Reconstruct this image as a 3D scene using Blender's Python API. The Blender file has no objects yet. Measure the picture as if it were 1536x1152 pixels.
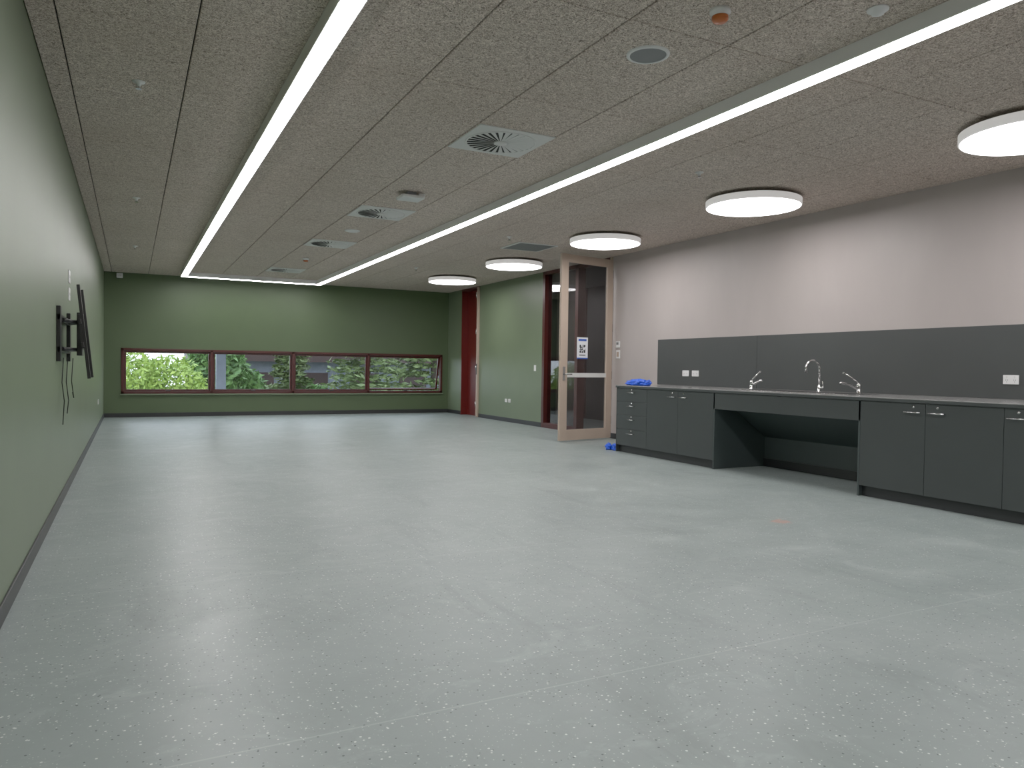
import bpy, bmesh, math, random
import numpy as np
from mathutils import Vector, Matrix
random.seed(4); np.random.seed(4)
S=bpy.context.scene
S.view_settings.view_transform='Standard'
S.view_settings.gamma=1.2
XL,XR,H,D,YF=-.515,7.26,3.07,17.88,-2.6
WT=.2

# ---------------------------------------------------------------- materials
def lin(c):
    r=[]
    for v in c:
        v/=255.; r.append(v/12.92 if v<=.04045 else ((v+.055)/1.055)**2.4)
    return (*r,1)
class NT:
    def __init__(s,name):
        s.m=bpy.data.materials.new(name); s.m.use_nodes=True
        s.t=s.m.node_tree; s.n=s.t.nodes; s.l=s.t.links
        s.b=s.n['Principled BSDF']; s.out=s.n['Material Output']
    def new(s,t,**k):
        n=s.n.new(t)
        for a,v in k.items():
            if a in n.inputs: n.inputs[a].default_value=v
            else: setattr(n,a,v)
        return n
    def link(s,a,b): s.l.new(a,b)
    def coord(s): 
        if not hasattr(s,'_c'): s._c=s.new('ShaderNodeNewGeometry')
        return s._c.outputs['Position']
    def math(s,op,a,b=None,c=None):
        n=s.n.new('ShaderNodeMath'); n.operation=op
        for i,v in enumerate((a,b,c)):
            if v is None: continue
            if isinstance(v,(int,float)): n.inputs[i].default_value=v
            else: s.l.new(v,n.inputs[i])
        return n.outputs[0]
    def noise(s,scale,detail=3,rough=.5,vec=None,dist=0):
        n=s.new('ShaderNodeTexNoise',Scale=scale,Detail=detail,Roughness=rough,Distortion=dist)
        s.l.new(vec or s.coord(),n.inputs['Vector']); return n.outputs['Fac']
    def mapping(s,scale,rot=(0,0,0)):
        n=s.n.new('ShaderNodeMapping'); n.inputs['Scale'].default_value=scale; n.inputs['Rotation'].default_value=rot
        s.l.new(s.coord(),n.inputs['Vector']); return n.outputs[0]
    def ramp(s,f,stops):
        n=s.n.new('ShaderNodeValToRGB'); e=n.color_ramp.elements
        while len(e)<len(stops): e.new(.5)
        for i,(p,c) in enumerate(stops): e[i].position=p; e[i].color=c
        s.l.new(f,n.inputs[0]); return n.outputs[0]
    def mix(s,f,a,b):
        n=s.n.new('ShaderNodeMix'); n.data_type='RGBA'
        for v,i in ((f,0),(a,6),(b,7)):
            if isinstance(v,(int,float,tuple)): n.inputs[i].default_value=v
            else: s.l.new(v,n.inputs[i])
        return n.outputs[2]
    def bump(s,h,st=.2,d=.01):
        n=s.new('ShaderNodeBump',Strength=st,Distance=d); s.l.new(h,n.inputs['Height']); s.l.new(n.outputs[0],s.b.inputs['Normal'])
    def base(s,c):
        if isinstance(c,tuple): s.b.inputs['Base Color'].default_value=c
        else: s.l.new(c,s.b.inputs['Base Color'])
def paint(name,c,rough=.5,var=.06,scale=3,bump=.03,metal=0,spec=.5,bscale=220):
    t=NT(name); a=lin(c)
    lo=tuple(v*(1-var) for v in a[:3])+(1,); hi=tuple(min(1,v*(1+var)) for v in a[:3])+(1,)
    t.base(t.ramp(t.noise(scale,4),[(.3,lo),(.7,hi)]))
    t.b.inputs['Roughness'].default_value=rough; t.b.inputs['Metallic'].default_value=metal
    t.b.inputs['Specular IOR Level'].default_value=spec
    if bump: t.bump(t.noise(bscale,2),bump,.002)
    return t.m
def emit(name,c,st):
    t=NT(name); t.n.remove(t.b); e=t.new('ShaderNodeEmission',Strength=st); e.inputs[0].default_value=c
    t.link(e.outputs[0],t.out.inputs[0]); return t.m
M={}
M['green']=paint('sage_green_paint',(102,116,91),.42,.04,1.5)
M['green_dim']=paint('sage_green_paint_dimmed',(74,91,60),.5,.04,1.5)  # same sage green, darkened: the back wall's dimness is put into the colour
t=NT('beige_wall_panel')
st=t.noise(1.0,5,.6,t.mapping((1,1.3,.5)),.4)
st2=t.noise(1.3,3)
c=t.ramp(st,[(.3,lin((171,162,159))),(.7,lin((179,170,167)))])
c2=t.mix(t.ramp(st2,[(.35,(0,0,0,1)),(.75,(.3,.3,.3,1))]),c,lin((163,153,150)))
t.base(c2); t.b.inputs['Roughness'].default_value=.5; M['beige']=t.m
M['black']=paint('black_skirting_vinyl',(32,34,36),.45,.05)
M['blackmetal']=paint('black_powdercoat',(12,13,14),.4,.05)
M['red']=paint('oxide_red_frame',(66,18,14),.35,.08)
M['redbright']=paint('oxide_red_reveal',(92,15,9),.45,.05)
M['white']=paint('white_plastic',(225,225,225),.35,.01,bump=0)
M['offwhite']=paint('offwhite_metal',(214,214,212),.4,.02,bump=0)
M['greyhouse']=paint('pale_aluminium_housing',(226,225,224),.45,.02,bump=0)
M['grille']=paint('grey_grille',(120,122,124),.5,.03,bump=0)
M['darkvoid']=paint('dark_void',(18,17,16),.8,.05,bump=0)
M['doorbeige']=paint('anodised_door_frame',(180,161,145),.4,.04)
M['cab']=paint('charcoal_laminate',(54,59,59),.42,.05,bump=.02)
M['cabdk']=paint('charcoal_laminate_inner',(56,65,65),.45,.05,bump=.02)
M['splash']=paint('charcoal_splashback',(60,63,63),.4,.04,bump=.02)
M['top']=paint('stone_benchtop',(122,122,121),.22,.08,scale=60,bump=0)
M['steel']=paint('brushed_stainless',(190,190,190),.2,.03,metal=1,bump=.02)
M['chrome']=paint('chrome',(215,215,215),.08,.01,metal=1,bump=0)
M['blue']=paint('blue_plastic_film',(10,85,215),.35,.25,scale=60,bump=.2)
M['orange']=paint('orange_cap',(190,95,30),.4,.03,bump=0)
M['paper']=paint('white_paper',(232,234,238),.6,.01,bump=0)
M['ink']=paint('printed_ink',(25,28,35),.6,.02,bump=0)
M['inkblue']=paint('blue_ink',(35,80,175),.6,.02,bump=0)
M['corr']=paint('corridor_grey_paint',(84,82,84),.6,.04)
M['corrpink']=paint('corridor_pale_panel',(150,138,135),.5,.04)
M['strip']=emit('led_diffuser',(1,.98,.975,1),25)
M['disc']=emit('disc_diffuser',(1,.97,.965,1),11.5)
t=NT('opal_rim'); t.base(lin((215,214,212))); t.b.inputs['Emission Color'].default_value=(1,.96,.94,1); t.b.inputs['Emission Strength'].default_value=.28; M['rim']=t.m
def glass(name,tint,refl):
    t=NT(name); t.n.remove(t.b)
    tr=t.new('ShaderNodeBsdfTransparent'); tr.inputs[0].default_value=tint
    gl=t.new('ShaderNodeBsdfGlossy'); gl.inputs['Roughness'].default_value=.01
    lw=t.new('ShaderNodeLayerWeight',Blend=.5)
    p=t.math('POWER',lw.outputs['Facing'],4.0)
    f=t.math('MULTIPLY_ADD',p,.6,refl)
    mx=t.new('ShaderNodeMixShader'); t.link(f,mx.inputs[0]); t.link(tr.outputs[0],mx.inputs[1]); t.link(gl.outputs[0],mx.inputs[2])
    t.link(mx.outputs[0],t.out.inputs[0]); return t.m
M['glass']=glass('window_glass',(.95,.97,.96,1),.03)
M['dglass']=glass('door_glass',(.82,.82,.83,1),.05)
# floor
t=NT('speckled_vinyl')
big=t.noise(.7,5,.6); 
c=t.ramp(big,[(.3,lin((124,135,133))),(.7,lin((139,149,147)))])
sc=t.noise(2.2,9,.72,t.mapping((1,1.5,1),(0,0,.5)),1.2)
c=t.mix(t.ramp(sc,[(.53,(0,0,0,1)),(.72,(.5,.5,.5,1))]),c,lin((172,180,178)))
sc2=t.noise(1.1,8,.7,t.mapping((3,.8,1),(0,0,-.3)),.8)
c=t.mix(t.ramp(sc2,[(.54,(0,0,0,1)),(.70,(.45,.45,.45,1))]),c,lin((106,116,114)))
def speck(scale,thr,lo,hi,col,c):
    v=t.new('ShaderNodeTexVoronoi',Scale=scale); t.link(t.coord(),v.inputs['Vector'])
    near=t.math('LESS_THAN',v.outputs['Distance'],thr)
    sep=t.new('ShaderNodeSeparateColor'); t.link(v.outputs['Color'],sep.inputs[0])
    a=t.math('GREATER_THAN',sep.outputs[0],lo); b=t.math('LESS_THAN',sep.outputs[0],hi)
    return t.mix(t.math('MULTIPLY',near,t.math('MULTIPLY',a,b)),c,col)
c=speck(42,.17,0,.36,lin((203,208,205)),c)
c=speck(45,.17,.5,.8,lin((68,80,78)),c)
c=speck(90,.2,0,.25,lin((172,180,177)),c)
sx=t.new('ShaderNodeSeparateXYZ'); t.link(t.coord(),sx.inputs[0])
for y in (2.35,4.3,6.25,8.2,10.15,12.1,14.05,16.0):
    dd=t.math('ABSOLUTE',t.math('SUBTRACT',sx.outputs[1],y))
    c=t.mix(t.math('MULTIPLY',t.math('LESS_THAN',dd,.004),.24),c,lin((185,191,190)))
vd=t.new('ShaderNodeVectorMath',operation='DISTANCE'); t.link(t.coord(),vd.inputs[0]); vd.inputs[1].default_value=(4.52,4.22,0)
stn=t.math('LESS_THAN',t.math('ADD',vd.outputs['Value'],t.math('MULTIPLY',t.noise(30,3),.20)),.17)
c=t.mix(t.math('MULTIPLY',stn,.5),c,lin((185,128,108)))
t.base(c)
rr=t.ramp(sc,[(.35,(.34,.34,.34,1)),(.7,(.50,.50,.50,1))]); t.link(rr,t.b.inputs['Roughness'])
t.bump(t.noise(5,6,.6),.04,.01); M['floor']=t.m
# wood wool ceiling
t=NT('wood_wool_acoustic')
f1=t.noise(40,5,.8,None,2.2); f2=t.noise(95,3,.7,t.mapping((1,1,1),(0,0,.7)),2); f3=t.noise(.9,3)
mx=t.math('ADD',t.math('MULTIPLY',f1,.55),t.math('MULTIPLY',f2,.45))
c=t.ramp(mx,[(.41,lin((72,62,55))),(.485,lin((186,169,157))),(.58,lin((252,240,230)))])
c=t.mix(t.ramp(f3,[(.35,(0,0,0,1)),(.7,(.2,.2,.2,1))]),c,lin((164,144,127)))
t.base(c); t.b.inputs['Roughness'].default_value=.9; t.b.inputs['Specular IOR Level'].default_value=.15
t.bump(mx,.6,.006); M['tile']=t.m
def leafmat(n,a,b,tr=.0):
    t=NT(n); t.base(t.ramp(t.noise(3.5,5,.7),[(.3,lin(a)),(.7,lin(b))])); t.b.inputs['Roughness'].default_value=.6; return t.m
M['leaf1']=leafmat('bright_leaves',(105,138,50),(175,198,90))
M['leaf2']=leafmat('mid_leaves',(48,84,38),(100,136,64))
M['leaf3']=leafmat('conifer_leaves',(52,70,36),(110,128,72))
M['bark']=leafmat('bark',(60,48,40),(90,75,62))
M['brick']=leafmat('brown_cladding',(42,24,22),(54,32,28))
M['render']=leafmat('pale_render',(96,104,116),(116,122,134))
M['lawn']=leafmat('lawn',(60,85,42),(100,120,64))

# ---------------------------------------------------------------- mesh builder
class B:
    def __init__(s,name): s.name=name; s.bm=bmesh.new(); s.mats=[]
    def mi(s,m):
        m=M[m]
        if m not in s.mats: s.mats.append(m)
        return s.mats.index(m)
    def box(s,x0,x1,y0,y1,z0,z1,m,bev=0,mat=None):
        g=bmesh.ops.create_cube(s.bm,size=1)['verts']
        for v in g: v.co=Vector((x0+(v.co.x+.5)*(x1-x0),y0+(v.co.y+.5)*(y1-y0),z0+(v.co.z+.5)*(z1-z0)))
        i=s.mi(m)
        fs=set(f for v in g for f in v.link_faces)
        for f in fs: f.material_index=i
        if bev:
            es=list(set(e for v in g for e in v.link_edges))
            r=bmesh.ops.bevel(s.bm,geom=es,offset=bev,segments=2,affect='EDGES',profile=.5)
            g=list(set(v for f in r['faces'] for v in f.verts)|set(v for v in g if v.is_valid))
            for f in r['faces']: f.material_index=i
        if mat is not None: bmesh.ops.transform(s.bm,matrix=mat,verts=g)
    def lathe(s,c,prof,m,axis='Z',seg=40,mat=None,smooth=True,cap=True):
        rings=[]
        for r,z in prof:
            ring=[]
            for k in range(seg):
                a=2*math.pi*k/seg; p=Vector((r*math.cos(a),r*math.sin(a),z))
                if axis=='X': p=Vector((p.z,p.x,p.y))
                if axis=='Y': p=Vector((p.y,p.z,p.x))
                if mat is not None: p=mat@p
                ring.append(s.bm.verts.new(p+Vector(c)))
            rings.append(ring)
        i=s.mi(m)
        for a,b in zip(rings,rings[1:]):
            for k in range(seg):
                f=s.bm.faces.new((a[k],a[(k+1)%seg],b[(k+1)%seg],b[k])); f.material_index=i; f.smooth=smooth
        if cap:
            for ring in (rings[0],rings[-1]):
                if (ring[0].co-ring[seg//2].co).length>1e-5:
                    f=s.bm.faces.new(ring); f.material_index=i
    def tube(s,pts,r,m,seg=12):
        pts=[Vector(p) for p in pts]; rings=[]; i=s.mi(m); rs=r if isinstance(r,(list,tuple)) else [r]*len(pts)
        for k,p in enumerate(pts):
            d=(pts[min(k+1,len(pts)-1)]-pts[max(k-1,0)]).normalized()
            if k==0: a=d.orthogonal().normalized()
            else: a=(a-d*a.dot(d)).normalized()
            b=d.cross(a)
            rings.append([s.bm.verts.new(p+rs[k]*(math.cos(t)*a+math.sin(t)*b)) for t in [2*math.pi*q/seg for q in range(seg)]])
        for a_,b_ in zip(rings,rings[1:]):
            for k in range(seg):
                f=s.bm.faces.new((a_[k],a_[(k+1)%seg],b_[(k+1)%seg],b_[k])); f.material_index=i; f.smooth=True
        for q in (rings[0],rings[-1]): s.bm.faces.new(q).material_index=i
    def prism(s,poly2,z0,z1,m,fn):
        lo=[s.bm.verts.new(fn(a,b,z0)) for a,b in poly2]; hi=[s.bm.verts.new(fn(a,b,z1)) for a,b in poly2]; i=s.mi(m);n=len(lo)
        s.bm.faces.new(lo).material_index=i; s.bm.faces.new(hi).material_index=i
        for k in range(n): s.bm.faces.new((lo[k],lo[(k+1)%n],hi[(k+1)%n],hi[k])).material_index=i
    def done(s,loc=None,recalc=True,parent=None):
        if recalc: bmesh.ops.recalc_face_normals(s.bm,faces=s.bm.faces[:])
        me=bpy.data.meshes.new(s.name); s.bm.to_mesh(me); s.bm.free()
        for m in s.mats: me.materials.append(m)
        o=bpy.data.objects.new(s.name,me); S.collection.objects.link(o)
        if loc is not None: o.location=loc
        if parent: o.parent=parent
        return o

# ---------------------------------------------------------------- room shell
b=B('floor'); b.box(XL-WT,XR+WT,YF-WT,D+WT,-.1,0,'floor'); b.done()
b=B('ceiling')
b.box(XL-WT,XR+WT,YF-WT,D+WT,H+.02,H+.15,'darkvoid')
xs=[XL]+[x for x in (-.37+.695*k for k in range(0,20)) if x<XR-.05]+[XR]
ys=[YF]+[y for y in (4.70+1.325*k for k in range(-5,20)) if YF<y<D-.05]+[D]
g=.004
for i in range(len(xs)-1):
    for j in range(len(ys)-1):
        x0,x1,y0,y1=xs[i]+g,xs[i+1]-g,ys[j]+g,ys[j+1]-g; c=.004
        lo=[(x0+c,y0+c,H),(x1-c,y0+c,H),(x1-c,y1-c,H),(x0+c,y1-c,H)]
        hi=[(x0,y0,H+c),(x1,y0,H+c),(x1,y1,H+c),(x0,y1,H+c)]
        tp=[(p[0],p[1],H+.021) for p in hi]
        L=[b.bm.verts.new(p) for p in lo];Hh=[b.bm.verts.new(p) for p in hi];T=[b.bm.verts.new(p) for p in tp];mi=b.mi('tile')
        b.bm.faces.new(L[::-1]).material_index=mi
        for k in range(4):
            b.bm.faces.new((L[k],L[(k+1)%4],Hh[(k+1)%4],Hh[k])).material_index=mi
            b.bm.faces.new((Hh[k],Hh[(k+1)%4],T[(k+1)%4],T[k])).material_index=mi
b.done(recalc=False)
b=B('wall_left'); b.box(XL-WT,XL,YF-WT,D+WT,0,H+.02,'green'); b.done()
b=B('wall_front'); b.box(XL,XR,YF-WT,YF,0,H+.02,'beige'); b.done()
WX0,WX1,WZ0,WZ1=-.19,7.10,.50,1.475
b=B('wall_back')
b.box(XL,XR,D,D+WT,0,WZ0,'green_dim'); b.box(XL,XR,D,D+WT,WZ1,H+.02,'green_dim')
b.box(XL,WX0,D,D+WT,WZ0,WZ1,'green_dim'); b.box(WX1,XR,D,D+WT,WZ0,WZ1,'green_dim'); b.done()
Y0,Y1=10.56,12.92
R0,R1=16.02,16.98
b=B('wall_right')
b.box(XR,XR+WT,YF-WT,Y0,0,H+.02,'beige'); b.box(XR,XR+WT,Y1,R0,0,H+.02,'green'); b.box(XR,XR+WT,R1,D+WT,0,H+.02,'green')
b.done()
for n,a in (('baseboard_left',(XL,XL+.012,YF,D,0,.09)),('baseboard_back',(XL+.012,XR,D-.012,D,0,.09))):
    b=B(n); b.box(*a,'black',.003); b.done()
b=B('baseboard_right')
b.box(XR-.012,XR,Y1+.03,R0-.08,0,.09,'black',.003); b.box(XR-.012,XR,R1,D-.012,0,.09,'black',.003); b.box(XR-.012,XR,8.86,Y0-.02,0,.09,'black',.003)
b.done()

# ---------------------------------------------------------------- back window
b=B('window_1')
fw=.055; ya,yb=D-.02,D+.09
b.box(WX0,WX1,ya,yb,WZ1-fw,WZ1,'red',.004); b.box(WX0,WX1,ya,yb,WZ0,WZ0+fw,'red',.004)
mull=[WX0+fw/2,1.60,3.37,5.17,WX1-fw/2]
for x in mull: b.box(x-fw/2,x+fw/2,ya,yb,WZ0+.001,WZ1-.001,'red',.003)
for k in range(4):
    x0,x1=mull[k]+fw/2,mull[k+1]-fw/2; z0,z1=WZ0+fw,WZ1-fw; s=.04
    mt=None
    if k==3: 
        pv=Vector((0,D+.05,z1)); mt=Matrix.Translation(pv)@Matrix.Rotation(math.radians(13),4,'X')@Matrix.Translation(-pv)
    y0,y1=D+.03,D+.075
    for bx in ((x0,x1,y0,y1,z1-s,z1),(x0,x1,y0,y1,z0,z0+s),(x0,x0+s,y0,y1,z0+s,z1-s),(x1-s,x1,y0,y1,z0+s,z1-s)):
        b.box(*bx,'red',.003,mt)
    b.box(x0+s,x1-s,D+.05,D+.056,z0+s,z1-s,'glass',0,mt)
    b.box((x0+x1)/2-.05,(x0+x1)/2+.05,D-.01,D+.03,z0-.005,z0+.02,'blackmetal',.004)
b.done()
b=B('window_sill'); b.box(WX0-.02,WX1+.02,D-.045,D+.0,WZ0-.03,WZ0,'green',.004); b.done()

# ---------------------------------------------------------------- doorway + frames
b=B('trim_1')
fx0,fx1=XR-.02,XR+.14
for y in ((Y1-.09,Y1),(11.60,11.70),(Y0,Y0+.06)): b.box(fx0,fx1,y[0],y[1],0,H-.001,'red',.004)
b.box(fx0,fx1,Y0,Y1,H-.07,H-.002,'red',.004)
b.box(fx0,fx1,11.70,Y1-.09,0,.10,'red',.004)
b.box(XR+.06,XR+.066,11.70,Y1-.09,.10,H-.07,'dglass')
b.box(fx0-.004,fx0+.03,Y0-.025,Y0+.03,0,H-.002,'doorbeige',.003)
b.done()
b=B('corridor_wall')
b.box(XR+2.3,XR+2.4,8.8,18.2,0,H,'corr'); b.box(XR+WT,XR+2.3,8.8,8.9,0,H,'corr'); b.box(XR+WT,XR+2.3,18.1,18.2,0,H,'corr')
b.box(XR+2.24,XR+2.3,15.2,16.2,0,H,'corrpink')
for y in (12.6,13.9,14.9): b.box(XR+2.25,XR+2.3,y,y+.08,0,H,'red')
b.done()
b=B('corridor_floor'); b.box(XR+WT,XR+2.4,8.8,18.2,-.1,0,'floor'); b.done()
b=B('corridor_ceiling'); b.box(XR+WT,XR+2.4,8.8,18.2,H,H+.1,'corr'); b.done()
b=B('door_2')
b.box(XR-.02,XR+.19,R1-.03,R1-.0,0,H-.001,'redbright'); b.box(XR-.02,XR+.19,R0,R0+.03,0,H-.001,'red')
b.box(XR+.14,XR+.19,R0+.03,R1-.03,0,H-.001,'redbright'); b.box(XR-.02,XR+.19,R0+.03,R1-.03,H-.05,H-.001,'red')
b.box(XR-.05,XR-.0,R0-.07,R0-.005,.01,H-.03,'doorbeige',.003)
for z in (.25,1.1,1.95,2.8): b.lathe((XR-.055,R0-.0,z),[(.012,0),(.012,.12)],'steel',seg=10)
b.box(XR-.06,XR-.05,R0-.05,R0-.02,1.0,1.25,'blackmetal',.002)
b.done()

# door leaf
hx,hy=XR-.05,10.48; tx,ty=6.07,10.25
ang=math.atan2(ty-hy,tx-hx); W=math.hypot(tx-hx,ty-hy)
b=B('door_1'); th=.045; z0,z1=.015,3.0; sw=.15
def lb(u0,u1,za,zb,m,t0=-th/2,t1=th/2,bev=.004): b.box(u0,u1,t0,t1,za,zb,m,bev)
lb(0,sw-.02,z0,z1,'doorbeige'); lb(W-sw,W,z0,z1,'doorbeige')
lb(sw-.02,W-sw,z0,z0+.17,'doorbeige'); lb(sw-.02,W-sw,z1-.13,z1,'doorbeige')
lb(sw-.02,W-sw,z0+.17,z1-.13,'dglass',-.004,.004,0)
for q in (1,-1):
    t0,t1=sorted((q*.006,q*.016))
    lb(sw-.02,W-sw,1.03,1.10,'offwhite',t0,t1,.001)
    t0,t1=sorted((q*(th/2),q*(th/2+.008))); lb(W-.10,W-.05,.98,1.2,'steel',t0,t1,.002)
    b.tube([(W-.075,q*(th/2),1.08),(W-.075,q*(th/2+.05),1.08),(W-.10,q*(th/2+.055),1.08),(W-.20,q*(th/2+.055),1.08)],.010,'steel')
for z in (.25,1.0,1.8,2.7): b.lathe((-.012,0,z),[(.014,0),(.014,.13)],'steel',seg=12)
o=b.done(); o.location=(hx,hy,0); o.rotation_euler=(0,0,ang)
b=B('qr_code_notice')
pu=W-sw-.46
b.box(pu,pu+.24,.0045,.006,1.33,1.68,'paper')
b.box(pu+.03,pu+.21,.006,.0066,1.62,1.655,'inkblue'); b.box(pu,pu+.24,.006,.0066,1.33,1.35,'inkblue')
for i in range(11):
    for j in range(11):
        if random.random()<.5 or (i<3 and j<3) or (i<3 and j>7) or (i>7 and j>7): b.box(pu+.055+i*.0118,pu+.055+(i+1)*.0118,.006,.0066,1.43+j*.0118,1.43+(j+1)*.0118,'ink')
b.box(pu+.05,pu+.19,.006,.0066,1.38,1.39,'ink'); b.box(pu+.05,pu+.19,.006,.0066,1.40,1.405,'ink')
p=b.done(); p.parent=o

# ---------------------------------------------------------------- lights
b=B('linear_ceiling_light')
zb=H-.09; w=.125
def bar(x0,x1,y0,y1): b.box(x0,x1,y0,y1,zb,H,'greyhouse',.002)
s1,s2,ye,ys0=.915,3.70,17.12,-2.2
bar(s1,s1+w,ys0,ye); bar(s2,s2+w,ys0,ye); bar(s1+w,s2,ye-w,ye)
e=.010
b.box(s1+e,s1+w-e,ys0+e,ye-e,zb-.005,zb+.002,'strip'); b.box(s2+e,s2+w-e,ys0+e,ye-e,zb-.005,zb+.002,'strip'); b.box(s1+w-e,s2+e,ye-w+e,ye-e,zb-.005,zb+.002,'strip')
b.done()
for k in range(-1,5):
    y=3.27+2.868*k
    b=B('round_ceiling_light')
    R=.505
    b.lathe((0,0,0),[(R-.012,-.034),(R-.006,-.037),(R,-.03),(R,.035)],'rim',seg=72,cap=False)
    b.lathe((0,0,0),[(R,.035),(R-.01,.04),(0,.04)],'offwhite',seg=72,cap=False)
    b.lathe((0,0,0),[(0,-.0345),(R-.011,-.0345)],'disc',seg=72,cap=False)
    b.lathe((0,0,0),[(.30,.04),(.30,.075)],'greyhouse',seg=48)
    b.done((6.06,y,H-.075))
b=B('added_corridor_fill_light'); b.lathe((0,0,0),[(.25,0),(.25,.05)],'offwhite',seg=40,cap=False); b.lathe((0,0,0),[(0,.002),(.248,.002)],'disc',seg=40,cap=False); b.done((XR+1.3,14.6,H-.051))  # unseen lamp, added to brighten the corridor behind the door glass

# ---------------------------------------------------------------- ceiling services
def diffuser(y):
    b=B('ceiling_air_diffuser'); h=.34
    z=-.010
    b.box(-h,h,-h,h,z,0,'offwhite',.003)
    b.lathe((0,0,0),[(.285,z-.001),(0,z-.001)],'darkvoid',seg=64,cap=False)
    b.lathe((0,0,0),[(.30,z-.0005),(.30,z-.006),(.283,z-.006),(.283,z-.0005)],'offwhite',seg=64,cap=False)
    b.lathe((0,0,0),[(.06,z-.001),(.055,z-.012),(.0,z-.014)],'offwhite',seg=32)
    n=28
    for k in range(n):
        a=2*math.pi*k/n; wa=2*math.pi/n*.33
        m=Matrix.Rotation(a,4,'Z')
        r0,r1=.055,.284
        vs=[(r0,-r0*wa,z-.002),(r1,-r1*wa,z-.002),(r1,r1*wa,z-.008),(r0,r0*wa,z-.008)]
        vs=[b.bm.verts.new(m@Vector(v)) for v in vs]; vt=[b.bm.verts.new(v.co+Vector((0,0,.0012))) for v in vs]; i=b.mi('offwhite')
        b.bm.faces.new(vs).material_index=i; b.bm.faces.new(vt[::-1]).material_index=i
        for q in range(4): b.bm.faces.new((vs[q],vs[(q+1)%4],vt[(q+1)%4],vt[q])).material_index=i
    b.done((2.76,y,H))
for y in (5.69,9.06,11.75,15.5): diffuser(y)
b=B('ceiling_return_grille'); b.box(-.34,.34,-.33,.33,-.012,0,'offwhite',.003)
for k in range(18): b.box(-.30,.30,-.30+k*.0335,-.30+k*.0335+.02,-.016,-.011,'grille')
b.done((5.54,10.36,H))
b=B('ceiling_speaker'); b.lathe((0,0,0),[(.13,0),(.128,-.008),(.112,-.012),(.108,-.008)],'white',seg=48,cap=False); b.lathe((0,0,0),[(.110,-.0085),(0,-.010)],'grille',seg=48,cap=False); b.done((2.77,3.69,H))
b=B('ceiling_speaker'); b.lathe((0,0,0),[(.11,0),(.108,-.008),(.09,-.014),(0,-.016)],'white',seg=48); b.done((2.77,10.45,H))
def smoke(x,y,cap):
    b=B('smoke_detector'); b.lathe((0,0,0),[(.055,0),(.055,-.018),(.045,-.024),(.045,-.035)],'white',seg=32)
    b.lathe((0,0,0),[(.043,-.03),(.043,-.052),(.034,-.062),(0,-.064)],cap,seg=32); b.done((x,y,H))
smoke(2.76,3.06,'orange'); smoke(2.77,13.6,'orange')
b=B('motion_sensor'); b.lathe((0,0,0),[(.055,0),(.053,-.008),(.035,-.012),(.03,-.028),(.0,-.036)],'white',seg=32); b.done((3.47,2.66,H))
for x,y in ((.04,5.7),(.05,9.7),(4.85,5.62),(4.88,9.72),(.05,13.7),(4.88,13.7)):
    b=B('fire_sprinkler'); b.lathe((0,0,0),[(.042,0),(.040,-.006),(.02,-.008),(.012,-.03),(.006,-.034)],'white',seg=24)
    b.lathe((0,0,0),[(.006,-.03),(.006,-.048)],'steel',seg=12); b.lathe((0,0,0),[(.02,-.048),(.02,-.051)],'steel',seg=20)
    for a in (-1,1): b.tube([(a*.012,0,-.02),(a*.017,0,-.034),(a*.006,0,-.048)],.002,'steel',6)
    b.done((x,y,H-.0005))
b=B('wireless_access_point')
b.box(-.13,.13,-.11,.11,-.075,-.04,'white',.012); b.box(-.05,.05,-.06,.06,-.042,-.0,'grille',.003); b.box(.09,.16,-.03,.03,-.035,0,'offwhite',.004)
b.done((2.72,7.85,H))
b=B('security_sensor'); b.box(-.06,.06,-.05,.0,-.06,.04,'white',.012); b.lathe((0,-.05,-.02),[(.03,0.0),(.022,-.015),(0,-.02)],'offwhite',axis='Y',seg=20); b.done((-.22,D-.001,H-.06))

# ---------------------------------------------------------------- kitchen
cx=6.17; ct=.945; cth=.035; kb=.10
YE=8.80; YS=1.9
b=B('kitchen_counter')
K0,K1=4.81,6.82
zt=ct-cth
b.box(cx+.02,XR-.001,K1,YE,kb,zt,'cab'); b.box(cx+.02,XR-.001,YS,K0,kb,zt,'cab')
b.box(cx+.05,XR-.001,K1+.0,YE-.01,0,kb,'black'); b.box(cx+.05,XR-.001,YS+.01,K0,0,kb,'black')
b.box(cx-.015,XR-.010,YS-.02,YE+.015,zt,ct,'top',.003)
b.box(cx-.017,cx-.014,YS-.02,YE+.015,zt,ct-.008,'cab')
b.box(cx+.0,cx+.02,K0,K1,.715,zt-.004,'cab',.001)
b.box(cx+.0,XR-.002,K1-.02,K1-.001,.0,zt-.001,'cabdk'); b.box(cx+.0,XR-.002,K0+.001,K0+.02,.0,zt-.001,'cabdk')
b.prism([(cx+.30,.72),(cx+.32,.72),(XR-.25,.36),(XR-.27,.36)],K0+.02,K1-.02,'cabdk',lambda a,c,h:Vector((a,h,c)))
b.box(XR-.27,XR-.25,K0+.02,K1-.02,0,.36,'cabdk'); b.box(XR-.285,XR-.27,K0+.02,K1-.02,0,.10,'black')
b.box(cx+.02,cx+.32,K0+.02,K1-.02,.715,.73,'cabdk')
gp=.002
def handle(y,z,l):
    b.tube([(cx,y-l/2+.01,z),(cx-.028,y-l/2+.01,z)],.004,'steel',8); b.tube([(cx,y+l/2-.01,z),(cx-.028,y+l/2-.01,z)],.004,'steel',8)
    b.tube([(cx-.028,y-l/2,z),(cx-.028,y+l/2,z)],.0055,'steel',10)
def lock(y,z): b.lathe((cx-.003,y,z),[(.0,-.003),(.011,-.003),(.011,.004)],'chrome',axis='X',seg=16)
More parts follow.
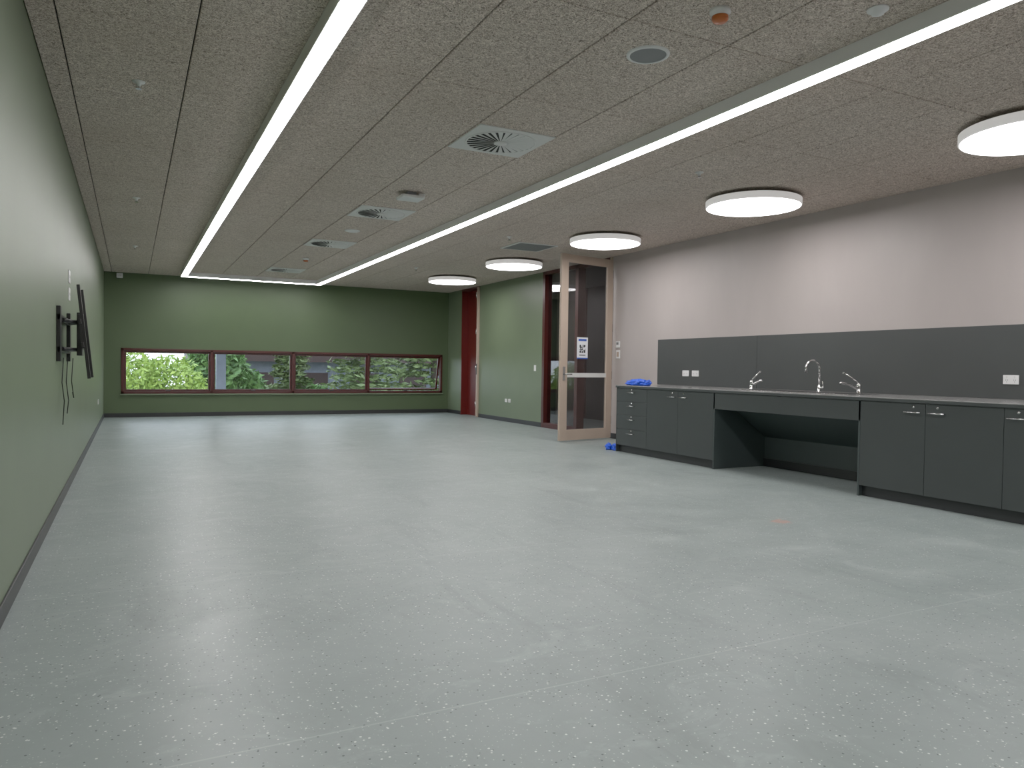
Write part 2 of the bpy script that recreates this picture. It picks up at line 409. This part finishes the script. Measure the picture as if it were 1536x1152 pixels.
def door(y0,y1,hside):
    b.box(cx,cx+.018,y0+gp,y1-gp,kb+.003,zt-.004,'cab',.0012)
    yc=y1-.11 if hside>0 else y0+.11
    handle(yc,zt-.085,.15); lock(yc,zt-.035)
zs=[kb+.003,.335,.53,.72,zt-.004]
for k in range(4):
    b.box(cx,cx+.018,8.11+gp,YE-gp,zs[k]+.002,zs[k+1]-.002,'cab',.0012); handle(8.45,zs[k+1]-.06,.15)
    lock(8.45,zs[k+1]-.022)
door(7.47,8.11,-1); door(6.82,7.47,1)
door(4.16,4.81,-1); door(3.50,4.16,1); door(2.85,3.50,1); door(YS,2.85,-1)
b.box(cx-.0,XR-.001,YE,YE+.012,.0,zt,'cab',.001)
X0,X1=6.42,6.90
b.box(X0,X1,5.15,6.80,ct-.001,ct+.004,'steel',.002)
for (a,c) in ((5.22,5.75),(5.83,6.30)):
    b.box(X0+.04,X1-.06,a,c,ct+.004,ct+.0055,'darkvoid')
for q in range(7): b.box(X0+.05,X1-.06,6.36+q*.055,6.375+q*.055,ct+.004,ct+.008,'steel',.001)
b.done()
b=B('splashback'); b.box(XR-.008,XR-.0005,7.225,9.28,ct+.001,1.635,'splash',.001); b.box(XR-.008,XR-.0005,YS-.02,7.220,ct+.001,1.635,'splash',.001); b.done()
def mixer(x,y,d,L=.20):
    b=B('lever_mixer_tap'); d=Vector(d).normalized(); u=Vector((0,0,1))
    b.lathe((0,0,0),[(.032,0),(.032,.006),(.024,.010),(.023,.075),(.026,.085),(.020,.105),(0,.112)],'chrome',seg=24)
    b.tube([u*.05,u*.065+d*.05,u*.095+d*.12,u*.115+d*L,u*.100+d*(L+.012)],[.016,.015,.013,.012,.012],'chrome')
    b.tube([u*.10,u*.135+d*.03,u*.215+d*(L*.8)],[.010,.009,.007],'chrome',8)
    b.tube([u*.215+d*(L*.8),u*.22+d*(L*.8+.025)],[.010,.010],'chrome',8)
    b.done((x,y,ct+.0005))
mixer(6.98,7.03,(-.1,-1,0),.18); mixer(6.97,5.46,(-1,.15,0),.24)
b=B('gooseneck_tap')
b.lathe((0,0,0),[(.030,0),(.030,.006),(.020,.010),(.019,.07),(.014,.08)],'chrome',seg=24)
pts=[(0,0,.07),(0,0,.27)]+[(-.085+.085*math.cos(a),0.02*(1-math.cos(a)),.27+.085*math.sin(a)) for a in [math.pi*k/12 for k in range(1,13)]]+[(-.17,.04,.215)]
b.tube(pts,.0125,'chrome',14)
b.tube([(0,0,.045),(0,-.05,.05),(0,-.06,.06)],[.012,.011,.009],'chrome',10); b.tube([(0,-.055,.05),(-.02,-.06,.12)],[.005,.004],'chrome',8)
b.done((6.97,5.98,ct+.0005))

# ---------------------------------------------------------------- wall plates
def plate_r(name,w=.115,h=.07,n=2):
    b=B(name); b.box(-.010,0,-w/2,w/2,-h/2,h/2,'white',.003)
    for k in range(n):
        yy=(k-(n-1)/2)*w*.5
        b.box(-.013,-.009,yy-.006,yy+.006,h*.18,h*.38,'offwhite',.001)
        for a,zz in ((-.008,-.004),(.008,-.004),(0,-.02)): b.box(-.0106,-.0098,yy+a-.0015,yy+a+.0015,zz-.005,zz+.005,'ink')
    return b
for y in (8.61,8.40,4.06):
    b=plate_r('power_outlet',.14,.085); b.done((XR-.0085,y,1.125))
for y in (14.50,14.34):
    b=plate_r('power_outlet',.11,.075); b.done((XR,y,.46))
b=B('light_switch'); b.box(-.01,0,-.04,.04,-.06,.06,'white',.003); b.box(-.014,-.009,-.008,.008,-.012,.012,'offwhite',.001); b.done((XR,13.22,1.17))
b=B('wall_thermostat'); b.box(-.022,0,-.05,.05,-.055,.055,'white',.005); b.box(-.0235,-.0215,-.03,.03,-.005,.035,'grille'); b.done((XR,10.34,1.585))
b=B('light_switch'); b.box(-.012,0,-.055,.055,-.07,.07,'white',.004); b.box(-.014,-.011,-.03,.03,-.04,.04,'doorbeige',.001); b.done((XR,10.34,1.42))
for z in (1.95,1.79):
    b=B('data_outlet'); b.box(0,.010,-.075,.075,-.058,.058,'white',.003)
    for q in (-.03,.03): b.box(.0095,.012,q-.01,q+.01,-.012,.012,'offwhite',.001)
    b.done((XL,8.0,z))
b=B('power_outlet'); b.box(0,.010,-.06,.06,-.04,.04,'white',.003)
for q in (-.03,.03): b.box(.0095,.012,q-.01,q+.01,.01,.026,'offwhite',.001)
b.done((XL,14.9,.47))

# ---------------------------------------------------------------- tv bracket
b=B('tv_wall_bracket')
x=XL
for ya in (6.72,7.75): b.box(x,x+.03,ya,ya+.11,1.17,1.60,'blackmetal',.004)
for z in (1.24,1.49): b.box(x+.005,x+.028,6.72,7.86,z,z+.05,'blackmetal',.003)
for z in (1.27,1.50):
    b.tube([(x+.03,6.9,z),(x+.07,7.15,z),(x+.13,7.30,z)],.016,'blackmetal',8); b.tube([(x+.03,7.65,z),(x+.07,7.45,z),(x+.13,7.32,z)],.016,'blackmetal',8)
b.box(x+.11,x+.15,7.20,7.42,1.22,1.58,'blackmetal',.004)
tilt=Matrix.Translation((x+.17,0,1.40))@Matrix.Rotation(math.radians(-6),4,'Y')
for ya in (7.05,7.55):
    b.box(-.012,.012,ya-.02,ya+.02,-.37,.40,'blackmetal',.003,tilt)
    b.box(-.03,-.01,ya-.02,ya+.02,-.12,.16,'blackmetal',.003,tilt)
for z in (-.09,.10): b.box(-.028,-.008,7.0,7.6,z-.02,z+.02,'blackmetal',.003,tilt)
for ya,zl,dx in ((7.0,.66,.03),(7.15,.74,.05),(7.6,.9,.06)):
    b.tube([(x+dx,ya,1.20),(x+dx-.012,ya+.02,1.0),(x+dx+.006,ya,.85),(x+dx-.005,ya+.01,zl)],.004,'blackmetal',6)
b.done()

# ---------------------------------------------------------------- blue shoe covers
def crumple(name,loc,sx,sy,sz,n=3,seed=0):
    rnd=random.Random(seed); bm=bmesh.new()
    from mathutils import noise as mn
    for k in range(n):
        g=bmesh.ops.create_icosphere(bm,subdivisions=4,radius=1)['verts']
        ox,oy=(rnd.random()-.5)*1.2,(rnd.random()-.5)*1.2; a=rnd.random()*6
        for v in g:
            p=v.co.copy(); d=1+.45*mn.noise(p*2.1+Vector((k*7+seed,0,0)))+.25*mn.noise(p*6+Vector((0,k*5,seed)))
            p=p*d; q=Matrix.Rotation(a,3,'Z')@Vector((p.x*.62,p.y*.42,max(p.z,-.55)*.55+.30))
            v.co=Vector(((q.x+ox*.6)*sx,(q.y+oy*.9)*sy,q.z*sz))
    zmin=min(v.co.z for v in bm.verts)
    for v in bm.verts: v.co.z-=zmin
    for f in bm.faces: f.smooth=True
    me=bpy.data.meshes.new(name); bm.to_mesh(me); bm.free(); me.materials.append(M['blue'])
    o=bpy.data.objects.new(name,me); S.collection.objects.link(o); o.location=loc
crumple('shoe_cover',(6.36,8.46,ct+.001),.13,.27,.095,6,3)
crumple('shoe_cover',(6.22,8.97,.001),.11,.11,.11,2,8)

# ---------------------------------------------------------------- outside
def leaves(name,centers,n,size,mat,elong=1.6,flat=0,trunk=None):
    vs=[];fs=[]
    per=n//len(centers)
    for (cxx,cy,cz,rx,ry,rz) in centers:
        d=np.random.randn(per,3); d/=np.linalg.norm(d,axis=1)[:,None]; r=(.55+.45*np.random.rand(per))[:,None]
        P=d*r*np.array([rx,ry,rz])+np.array([cxx,cy,cz])
        A=np.random.randn(per,3); A[:,2]*=(1-flat); A/=np.linalg.norm(A,axis=1)[:,None]
        Q=np.cross(A,np.random.randn(per,3)); Q/=np.linalg.norm(Q,axis=1)[:,None]
        s=size*(.6+.8*np.random.rand(per))[:,None]
        for k,(p,a,q) in enumerate(zip(P,A*s*elong,Q*s*.6)):
            i=len(vs); vs+= [p-a,p+q,p+a,p-q]; fs.append((i,i+1,i+2,i+3))
    mats=[M[mat]]; mi=[0]*len(fs)
    if trunk:
        tx,ty,tz0,tz1,tr=trunk; i=len(vs); N=8
        for z,r in ((tz0,tr),(tz1,tr*.5)):
            for k in range(N): vs.append((tx+r*math.cos(k*math.tau/N),ty+r*math.sin(k*math.tau/N),z))
        for k in range(N): fs.append((i+k,i+(k+1)%N,i+N+(k+1)%N,i+N+k)); mi.append(1)
        mats.append(M['bark'])
    me=bpy.data.meshes.new(name); me.from_pydata([tuple(v) for v in vs],[],fs)
    for m in mats: me.materials.append(m)
    me.polygons.foreach_set('material_index',mi)
    o=bpy.data.objects.new(name,me); S.collection.objects.link(o)
G=-3.2
b=B('lawn'); b.box(-40,60,D+WT+.1,90,G-.2,G,'lawn'); b.done()
leaves('garden_shrub',[(-.1,22,.6,1.0,1,.95),(.9,22.3,.45,1.0,1,.95),(1.2,22.5,-.5,1.2,1.1,1.2),(0,22,-.6,1.3,1.2,1.3),(.4,22,-2,1.2,1.2,1.1)],14000,.05,'leaf1',trunk=(.4,22.2,G,0,.12))
leaves('garden_tree',[(2.5,26,1.0,1.0,1,1.0),(2.3,26,-.3,1.2,1,1.2),(3.4,27,.2,.8,1,.9),(2.6,26,-1.8,1.2,1,1.2)],8000,.08,'leaf2',trunk=(2.6,26,G,1,.15))
def conifer(x,y,top,R,n=26,seed=1):
    cs=[];rnd=random.Random(seed); hgt=top-G-.6
    for k in range(n):
        f=k/(n-1); z=G+.8+f*hgt; rr=R*(1-f*.75)
        for q in range(4):
            a=rnd.random()*6.28; cs.append((x+rr*.6*math.cos(a),y+rr*.6*math.sin(a),z,rr*.55,rr*.55,.13))
    leaves('conifer_tree',cs,10000,.065,'leaf3',elong=1.8,flat=.7,trunk=(x,y,G,top-.2,.16))
conifer(7.2,25,4.0,2.1,seed=1); conifer(9.8,25.5,4.3,2.1,seed=2); conifer(12.6,27,4.4,2.0,seed=5); conifer(5.4,29,3.6,1.2,seed=7)
b=B('neighbouring_house')
b.box(3.0,24,36,44,G,1.3,'render')
b.prism([(35.2,1.3),(45,1.3),(45,1.7),(40,3.8),(35.2,1.7)],2.6,24.4,'brick',lambda a,c,h:Vector((h,a,c)))
for xx in (4.5,7,9.5,12,14.5,17): b.box(xx,xx+1.4,35.9,36.05,-.4,.8,'brick')
b.done()
b=B('verandah_post'); b.box(1.86,2.08,19.6,19.8,G,3.4,'render',.005); b.done()
leaves('garden_hedge',[(x,32,-1.25+.3*math.sin(x*2),1.5,.8,1.4) for x in np.arange(-6,22,1.6)],16000,.13,'leaf2')

# ---------------------------------------------------------------- world
w=bpy.data.worlds.new('overcast_sky'); S.world=w; w.use_nodes=True
nt=w.node_tree; bg=nt.nodes['Background']; tc=nt.nodes.new('ShaderNodeTexCoord'); sp=nt.nodes.new('ShaderNodeSeparateXYZ'); rp=nt.nodes.new('ShaderNodeValToRGB')
nt.links.new(tc.outputs['Generated'],sp.inputs[0]); nt.links.new(sp.outputs[2],rp.inputs[0]); nt.links.new(rp.outputs[0],bg.inputs[0])
rp.color_ramp.elements[0].color=(.80,.88,1,1); rp.color_ramp.elements[1].color=(.7,.82,1,1); bg.inputs[1].default_value=3.0

# ---------------------------------------------------------------- camera
f,psi,phi,rho=1120.964,.4715,-.0217,.0142
F=Vector((math.sin(psi)*math.cos(phi),math.cos(psi)*math.cos(phi),math.sin(phi)))
R=Vector((math.cos(psi),-math.sin(psi),0)); U=R.cross(F)
R2=math.cos(rho)*R+math.sin(rho)*U; U2=-math.sin(rho)*R+math.cos(rho)*U
cd=bpy.data.cameras.new('camera'); cd.sensor_fit='HORIZONTAL'; cd.sensor_width=36; cd.lens=f/1536*36; cd.clip_start=.02; cd.clip_end=300
co=bpy.data.objects.new('camera',cd); S.collection.objects.link(co)
m=Matrix((( R2.x,U2.x,-F.x,0),(R2.y,U2.y,-F.y,0),(R2.z,U2.z,-F.z,1.17),(0,0,0,1))); co.matrix_world=m
S.camera=co
